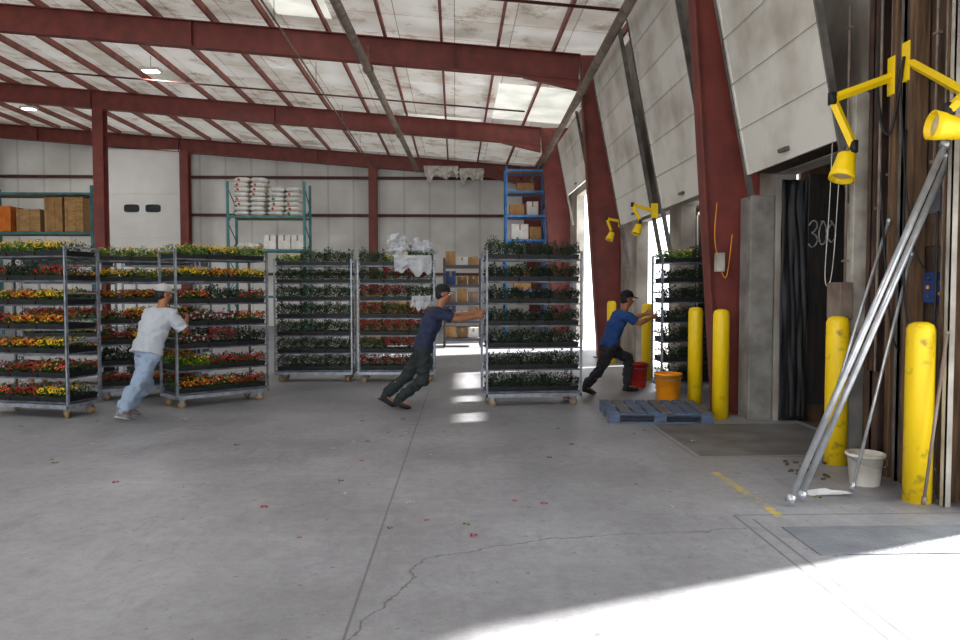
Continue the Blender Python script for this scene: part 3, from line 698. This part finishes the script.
def sack(loc,sx,sy,sz,m,lab,cat='sack',grp='sacks on the teal rack',rz=0):
    b=MB(); n=10; vs=[];
    for j in range(2):
        for a in range(n+1):
            for c in range(n+1):
                u=a/n*2-1; v=c/n*2-1; h=((1-u**4)*(1-v**4))**.5
                vs.append((u*sx*(1-.05*abs(v)),v*sy*(1-.05*abs(u)),sz*(.5+(.5 if j else -.5)*(.2+.8*h)) +0.01*noise.noise(Vector((u*3,v*3,j+loc[0]*7)))))
    N1=(n+1)**2; fs=[]
    for j in range(2):
        for a in range(n):
            for c in range(n):
                k=j*N1+a*(n+1)+c; q=(k,k+1,k+n+2,k+n+1); fs.append(q if j==0 else q[::-1])
    for a in range(n):
        for (k,l) in (((a)*(n+1),(a+1)*(n+1)),(a*(n+1)+n,(a+1)*(n+1)+n),(a,a+1),(n*(n+1)+a,n*(n+1)+a+1)):
            fs.append((k,l,l+N1,k+N1))
    b.faces(vs,fs,True); o=b.obj('sack',m,loc=loc,rot=(0,0,rz)); tag(o,lab,cat,grp)
for sx,base,n in ((-7.05,4.15,8),(-5.85,4.15,6)):
    for i in range(n):
        for s in (-.28,.28):
            sack((sx+s+random.uniform(-.03,.03),25.98,base+i*.165),.27,.4,.17,M[random.choice(['bagw','bagr','bagw','bagg' if sx>-7 else 'bagr'])],'white printed sack stacked on the rack shelf',rz=random.uniform(-.06,.06))
sack((-7.1,25.98,3.0),.4,.4,.25,M['bagw'],'white sack lying on the lower rack shelf')
def box(loc,s,m,lab,cat='box',name='cardboard_box',grp=None):
    b=MB(); b.bx(-s[0]/2,s[0]/2,-s[1]/2,s[1]/2,0,s[2]); b.mi=1; b.bx(-s[0]/2-.002,s[0]/2+.002,-.03,.03,s[2],s[2]+.003); b.bx(-.03,.03,-s[1]/2-.003,-s[1]/2,s[2]*.6,s[2]); tag(b.obj(name,[m,M['card'] if m is not M['card'] else M['woodl']],loc=loc,bevel=.008),lab,cat,grp)
for x in (-6.4,-5.9,-5.45): box((x,25.98,3.0),(.42,.5,.5),M['white'],'white carton on the rack shelf',grp='cartons on the rack')
def crate(loc,s,m,lab):
    b=MB(); X,Y_,Z=s[0]/2,s[1]/2,s[2]
    n=max(3,int(Z/.14)); h=Z/n
    for i in range(n):
        z0=i*h+.01; z1=(i+1)*h-.015
        b.bx(-X,X,-Y_,-Y_+.02,z0,z1); b.bx(-X,X,Y_-.02,Y_,z0,z1); b.bx(-X,-X+.02,-Y_,Y_,z0,z1); b.bx(X-.02,X,-Y_,Y_,z0,z1)
    for x in (-X,X-.08,-.04): b.bx(x,x+.08,-Y_-.02,-Y_,0,Z)
    b.bx(-X,X,-Y_,Y_,0,.03); b.bx(-X+.02,X-.02,-Y_+.02,Y_-.02,.03,Z*.9)
    tag(b.obj('wooden_crate',m,loc=loc),lab,'crate','crates on the rack')
crate((-13.15,26.4,3.6),(.62,.8,1.22),M['woodl'],'tall slatted wooden crate on the teal rack')
crate((-13.85,26.4,3.6),(.6,.8,1.2),M['card'],'brown slatted wooden crate on the teal rack')
crate((-14.7,26.4,3.6),(.8,.8,.8),M['woodl'],'low slatted wooden crate on the teal rack')
crate((-15.65,26.4,3.6),(.7,.8,.9),M['orange'],'orange slatted crate on the teal rack')
for (x,z,w_,h,m) in [(2.22,4.25,.5,.4,'card'),(2.77,4.25,.4,.5,'white'),(2.32,3.4,.6,.55,'white'),(2.87,3.4,.4,.45,'card'),(2.52,5.1,.6,.3,'card'),(2.42,1.6,.6,.8,'card')]:
    box((x,26.5,z),(w_,.5,h),M[m],'%s carton on the blue rack'%('brown' if m=='card' else 'white'),grp='cartons on the blue rack')
rack(-.3,.72,20.6,21.3,2.5,[.25,.75,1.25,1.75,2.3],M['dkgrey'],'dark shelving unit cluttered with supplies',.03,'dkgrey')
for i,z in enumerate((.25,.75,1.25,1.75,2.3)):
    for j in range(3):
        box((-.12+j*.32,20.95,z),(.28,.45,random.uniform(.2,.4)),M[random.choice(['cardd','white','dkgrey','card','galvd','blueb'])],'small carton on the dark shelving unit',grp='cartons on the shelving unit')
for i in range(3):
    box((-3.5+i*.9,22.5,0),(.75,.8,random.uniform(1.2,1.9)),M[random.choice(['card','white','galvd'])],'tall stacked carton standing on the floor',grp='tall cartons')
pm=[F['red'],F['pink'],G['light'],F['white'],F['orange']]
tm=[]
for m in pm:
    b=MB()
    for k in range(3):
        a=k*2.1; d=Vector((math.cos(a),math.sin(a),0)); s=Vector((-d.y,d.x,0))
        b.faces([(0,0,.004),d*.02+s*.012+Vector((0,0,.012)),d*.035+Vector((0,0,.004)),d*.02-s*.012+Vector((0,0,.016))],[(0,1,2,3)])
    tm.append(b)
tm=[b.obj('fallen_petal',m,loc=(0,0,-40)) for b,m in zip(tm,pm)]
pl=[(-3.8,7.0,0),(.08,4.95,2),(.45,5.5,0),(-1.4,5.4,0),(-.2,5.05,1),(-.1,6.6,3),(1.6,5.3,3),(-4.4,6.9,4),(.9,7.2,3),(-2.2,6.0,3)]
for i in range(50): pl.append((random.uniform(-5.5,2.8),random.uniform(4.6,9.4),random.choice([0,1,2,3,3,2,3])))
nm=['red','pink','light green','white','orange']
for x,y,k in pl:
    q=tm[k].copy(); COL.objects.link(q); q.location=(x,y,0); q.rotation_euler=(0,0,random.uniform(0,6)); s=random.uniform(.5,1.1); q.scale=(s,s,s)
    tag(q,'%s petal scrap fallen on the concrete floor'%nm[k],'petal','fallen petals')
for q in tm: bpy.data.objects.remove(q)

# ------------------------------------------------------------- people
def bake(b,name,mats,parent=None,voxel=.008,smooth=3,wr=0,loc=(0,0,0),rot=(0,0,0),ws=9):
    o=b.obj(name,mats)
    m=o.modifiers.new('r','REMESH'); m.mode='VOXEL'; m.voxel_size=voxel
    if smooth: s=o.modifiers.new('s','SMOOTH'); s.iterations=smooth; s.factor=.5
    bpy.context.view_layer.update()
    me=bpy.data.meshes.new_from_object(o.evaluated_get(bpy.context.evaluated_depsgraph_get()))
    old=o.data; o.modifiers.clear(); o.data=me; bpy.data.meshes.remove(old)
    if wr:
        nr=[v.normal.copy() for v in me.vertices]
        for v,n in zip(me.vertices,nr):
            q=v.co*ws; v.co+=n*wr*(noise.noise(Vector((q.x,q.y,q.z*1.8)))+.5*noise.noise(q*2.3))
    for p in me.polygons: p.use_smooth=True
    o.location=loc; o.rotation_euler=rot
    if parent: o.parent=parent
    return o
for (x,y,parts,lab) in [(-.98,13.08,[(0,0,.16,.2,.2,.17),(-.09,-.02,.32,.13,.13,.12),(.05,.02,.28,.14,.13,.13)],'crumpled clear white plastic wrap bundle on the trolley top'),
                   (-.6,13.1,[(0,0,.13,.2,.19,.14),(.1,0,.2,.13,.14,.13),(-.06,.03,.26,.1,.11,.09)],'grey translucent plastic bag on the trolley top')]:
    b=MB()
    for p in parts: b.sph(p[:3],p[3:],20,12)
    o=bake(b,'plastic_bag',M['wrap'],None,.014,1,.09,loc=(x,y,2.14),ws=9); tag(o,lab,'plastic bag')
def drape(x0,x1,yb,zt,hang,sd,lab):
    b=MB(); vs=[];fs=[];n=24
    for j in range(n+1):
        for i in range(n+1):
            u=i/n; v=j/n
            vs.append((x0+(x1-x0)*u+.04*noise.noise(Vector((v*4,u*3,sd)))*v,yb-.03-.03*math.sin(u*14+sd+v*2)*v-.03*noise.noise(Vector((u*4,v*4,sd))),zt-v*hang*(.7+.7*noise.noise(Vector((u*4,sd,1))))))
    for j in range(n):
        for i in range(n): a=j*(n+1)+i; fs.append((a,a+1,a+n+2,a+n+1))
    b.faces(vs,fs,True); tag(b.obj('plastic_wrap',M['wrap']),lab,'plastic wrap')
drape(-1.05,-.4,12.78,2.2,.42,3,'clear plastic wrap hanging over the trolley front edge')
drape(-.75,-.42,12.78,1.5,.3,6,'loose scrap of clear wrap caught on the shelf edge')

def hand(b,wr,d,up,nrm,curl=.8):
    d=Vector(d).normalized(); nrm=Vector(nrm).normalized(); up=(Vector(up)-d*d.dot(up)).normalized(); nrm=(nrm-d*d.dot(nrm)-up*up.dot(nrm)).normalized()
    wr=Vector(wr)
    b.loft([(wr-d*.01,up*.028,nrm*.02),(wr+d*.03,up*.038,nrm*.019),(wr+d*.085,up*.043,nrm*.015),(wr+d*.095,up*.036,nrm*.01)],12)
    for i,(off,L) in enumerate([(.032,.075),(.011,.083),(-.011,.078),(-.031,.062)]):
        p=wr+d*.082+up*off; a=.25
        for k,(fr,r) in enumerate([(.45,.0095),(.3,.0085),(.25,.0078)]):
            dd=d*math.cos(a)+nrm*math.sin(a); q=p+dd*L*fr*1.15; b.caps(p,q,r,r*.93); p=q; a+=curl
    p=wr+d*.025+up*.03; q=p+(d*.6+up*.5+nrm*.5).normalized()*.04; b.caps(p,q,.012,.0105); q2=q+(d*.8+nrm*.6+up*.1).normalized()*.032; b.caps(q,q2,.0105,.008)
def torso_rings(J,infl,lo,hi):
    P=[Vector(J[k]) for k in ('crotch','pelvis','waist','chest','sh','nb')]
    dim=[(.12,.095),(.165,.115),(.145,.105),(.168,.118),(.165,.1),(.07,.062)]
    side=Vector((0,1,0)); R=[]
    for i in range(lo,hi+1):
        t=(P[min(i+1,5)]-P[max(i-1,0)]).normalized(); fw=side.cross(t).normalized()
        R.append((P[i],side*(dim[i][0]+infl),fw*(dim[i][1]+infl)))
    out=[]
    for a,c in zip(R,R[1:]):
        for k in range(3):
            t=k/3; out.append(tuple(a[j]*(1-t)+c[j]*t for j in range(3)))
    out.append(R[-1]); return out
def person(origin,yaw,J,shirt,trous,shoe,capm,lab,sleeve=.75,bulk=0):
    J={k:Vector(v) for k,v in J.items()}
    J['crotch']=J['pelvis']-(J['waist']-J['pelvis']).normalized()*.1
    loc=(origin[0],origin[1],0); rot=(0,0,math.radians(yaw))
    b=MB()
    b.loft(torso_rings(J,0,0,5),22)
    b.caps(J['nb']-Vector((0,0,.04)),J['head']-Vector((0,0,.05)),.062,.054)
    H=J['head']; tl=J.get('tilt',Vector((0,0,0))); tilt=Matrix.Rotation(tl[1],3,'Z')@Matrix.Rotation(tl[0],3,'Y')
    def hp(x,y,z): return H+tilt@Vector((x,y,z))
    b.sph(hp(-.01,0,.025),(.094,.076,.098),22,14,tilt); b.sph(hp(.018,0,-.035),(.07,.06,.082),18,12,tilt); b.sph(hp(.045,0,-.085),(.034,.036,.028),12,8,tilt)
    b.caps(hp(.082,0,.008),hp(.104,0,-.03),.009,.014); b.sph(hp(.082,0,-.062),(.014,.026,.008),10,6,tilt)
    for s in (-1,1): b.sph(hp(-.008,s*.077,-.01),(.02,.009,.032),10,8,tilt); b.sph(hp(.07,s*.03,-.022),(.02,.022,.02),8,6,tilt)
    for s in ('L','R'):
        sh,el,wr=J['sh'+s],J['el'+s],J['wr'+s]
        b.caps(J['sh']+(sh-J['sh'])*.4,sh,.075,.058); b.caps(sh,sh+(el-sh)*.5,.056,.05); b.caps(sh+(el-sh)*.5,el,.05,.039)
        m=el+(wr-el)*.35; b.caps(el,m,.039,.041); b.caps(m,wr,.041,.026)
        tgt=J['hd'+s]; hand(b,wr,tgt-wr,(0,0,1),(0,-1 if s=='L' else 1,0))
        hi,kn,an,to=J['hi'+s],J['kn'+s],J['an'+s],J['to'+s]
        b.caps(hi,hi+(kn-hi)*.5,.088,.074); b.caps(hi+(kn-hi)*.5,kn,.074,.054); m=kn+(an-kn)*.35
        b.caps(kn,m,.054,.057); b.caps(m,an,.057,.036); b.caps(an,to+Vector((0,0,.01)),.035,.028)
    body=bake(b,'person',M['skin'],voxel=.0075,smooth=2,loc=loc,rot=rot); tag(body,lab,'person')
    b=MB(); R=torso_rings(J,.02+bulk,1,5)
    dn=(J['waist']-J['pelvis']).normalized()
    R=[(R[0][0]-dn*.05,R[0][1]*1.04,R[0][2]*1.06)]+R; R=R[:-1]; b.loft(R,26)
    for s in 'LR':
        sh,el=J['sh'+s],J['el'+s]; e2=sh+(el-sh)*sleeve
        b.caps(J['sh']+(sh-J['sh'])*.35,sh,.095,.077); b.cyl(sh,e2,.078+bulk*.4,.072+bulk*.5,18)
    bake(b,'shirt',shirt,body,.009,3,.022,ws=8)
    b=MB(); R=torso_rings(J,.014+bulk*.5,0,1); d=(J['waist']-J['pelvis'])*.25; R.append((R[-1][0]+d,R[-1][1]*.97,R[-1][2])); b.loft(R,24)
    for s in 'LR':
        hi,kn,an=J['hi'+s],J['kn'+s],J['an'+s]; e2=kn+(an-kn)*.97
        b.caps(hi,hi+(kn-hi)*.5,.108,.096+bulk*.3); b.caps(hi+(kn-hi)*.5,kn,.096+bulk*.3,.08+bulk*.3); b.cyl(kn,e2,.08+bulk*.3,.07+bulk*.3,18)
    bake(b,'trousers',trous,body,.009,3,.024,ws=9)
    for s in 'LR':
        an,to=J['an'+s],J['to'+s]; b=MB(); f=(to-an); f.z=0; f.normalize(); sd=Vector((-f.y,f.x,0))
        heel=an-f*.045+Vector((0,0,-.045))
        dirv=(to-heel).normalized(); upv=dirv.cross(sd); upv=-upv if upv.z<0 else upv
        b.loft([(heel-dirv*.025+upv*.01,sd*.022,upv*.03),(heel+dirv*.01+upv*.012,sd*.036,upv*.045),(heel+dirv*.09+upv*.008,sd*.038,upv*.042),(heel+(to-heel)*.75,sd*.047,upv*.034),(to+dirv*.02,sd*.044,upv*.026),(to+dirv*.055,sd*.022,upv*.014)],16)
        b.caps(heel+dirv*.03+upv*.03,an+Vector((0,0,.015)),.044,.043)
        sh_=bake(b,'shoe',shoe,body,.006,2)
        b=MB(); b.loft([(heel-upv*.036+dirv*.08,sd*.042,dirv*.125),(heel-upv*.022+dirv*.08,sd*.042,dirv*.125)],20); b.obj('sole',M['whpl'] if shoe is not M['black'] else M['blackpl'],sh_)
    b=MB(); b.sph(hp(-.022,0,.02),(.088,.08,.095),20,12,tilt); b.sph(hp(-.05,0,-.03),(.05,.066,.05),14,8,tilt); bake(b,'hair',M['hair'],body,.006,2,.006,ws=40)
    b=MB(); b.loft([(hp(-.006,0,.035),tilt@Vector((.106,0,0)),tilt@Vector((0,.089,0))),(hp(-.008,0,.085),tilt@Vector((.1,0,0)),tilt@Vector((0,.084,0))),(hp(-.01,0,.12),tilt@Vector((.074,0,0)),tilt@Vector((0,.064,0))),(hp(-.01,0,.14),tilt@Vector((.028,0,0)),tilt@Vector((0,.025,0)))],22)
    b.loft([(hp(.11,0,.038),tilt@Vector((.072,0,-.012)),tilt@Vector((0,.062,0))),(hp(.11,0,.046),tilt@Vector((.072,0,-.012)),tilt@Vector((0,.062,0)))],18)
    cp=b.obj('cap',capm,body)
    b=MB(); b.sph(hp(-.01,0,.142),(.009,.009,.006),8,5); b.obj('button',capm,cp)
    for s in (-1,1):
        b=MB(); b.sph(hp(.083,s*.03,0),(.011,.014,.009),10,8,tilt); b.mi=1; b.sph(hp(.0905,s*.03,0),(.005,.006,.006),8,6,tilt); b.obj('eye',[M['eye'],M['iris']],body)
        b=MB(); b.caps(hp(.088,s*.016,.02),hp(.084,s*.046,.02),.004,.003); b.obj('eyebrow',M['hair'],body)
    b=MB(); b.sph(hp(.094,0,-.06),(.005,.022,.006),10,6,tilt); b.obj('mouth',M['lip'],body)
    return body
def cloth(n,c,k=.88): return mat(n,c,tuple(v*k for v in c),2,.9,0,.15,bscale=30)
navy=cloth('navy_cotton',(36,45,72)); dkgreen=cloth('dark_work_trousers',(34,42,42))
royal=cloth('blue_cotton',(34,72,134)); dkt=cloth('charcoal_trousers',(38,38,44))
greyt=cloth('grey_tee',(176,181,188),.94); jean=cloth('washed_jeans',(150,168,192),.9)
capk=mat('black_cap_cloth',(26,26,30),None,10,.85); capg=mat('grey_cap_cloth',(190,190,188),(168,168,168),10,.85); sneak=mat('grey_sneaker',(150,152,156),(96,98,104),12,.7)
person((-.85,9.95),4,dict(pelvis=(.42,0,.83),waist=(.46,0,.975),chest=(.52,0,1.13),sh=(.59,0,1.285),nb=(.625,0,1.355),head=(.69,0,1.545),tilt=(.08,0,0),
  shL=(.60,.185,1.295),shR=(.60,-.185,1.295),elL=(.88,.20,1.25),wrL=(1.13,.15,1.28),hdL=(1.22,.14,1.29),elR=(.87,-.2,1.21),wrR=(1.12,-.1,1.24),hdR=(1.21,-.08,1.26),
  hiL=(.42,.09,.79),hiR=(.42,-.09,.79),knL=(.20,.1,.43),anL=(-.10,.1,.17),toL=(.01,.1,.035),knR=(.41,-.1,.38),anR=(.08,-.11,.14),toR=(.20,-.11,.035)),
  navy,dkgreen,M['black'],capk,'person in navy t-shirt leaning forward, pushing a trolley')
person((2.10,11.25),6,dict(pelvis=(.28,0,.76),waist=(.33,0,.90),chest=(.39,0,1.05),sh=(.46,0,1.20),nb=(.50,0,1.27),head=(.57,0,1.46),tilt=(.12,0,0),
  shL=(.47,.185,1.21),shR=(.47,-.185,1.21),elL=(.70,.2,1.14),wrL=(.92,.14,1.22),hdL=(1.0,.1,1.25),elR=(.69,-.22,1.09),wrR=(.91,-.12,1.17),hdR=(1.0,-.1,1.2),
  hiL=(.28,.09,.72),hiR=(.28,-.09,.72),knL=(.64,.11,.52),anL=(.62,.11,.10),toL=(.76,.11,.035),knR=(.10,-.1,.36),anR=(-.12,-.1,.13),toR=(.0,-.1,.035)),
  royal,dkt,M['black'],capk,'person in blue t-shirt pushing a trolley through a door')
person((-4.08,9.18),62,dict(pelvis=(.34,0,.83),waist=(.39,0,.97),chest=(.46,0,1.13),sh=(.53,0,1.28),nb=(.56,0,1.35),head=(.61,0,1.545),tilt=(.12,-.3,0),
  shL=(.54,.195,1.29),shR=(.54,-.195,1.29),elL=(.70,.26,1.08),wrL=(.84,.09,1.22),hdL=(.91,.03,1.26),elR=(.66,-.3,1.08),wrR=(.83,-.16,1.21),hdR=(.90,-.12,1.25),
  hiL=(.34,.09,.79),hiR=(.34,-.09,.79),knL=(.40,.1,.39),anL=(.12,.1,.12),toL=(.25,.1,.035),knR=(.12,-.1,.45),anR=(-.14,-.11,.14),toR=(-.01,-.11,.035)),
  greyt,jean,sneak,capg,'person in pale grey t-shirt and jeans pushing a trolley',.95,.03)
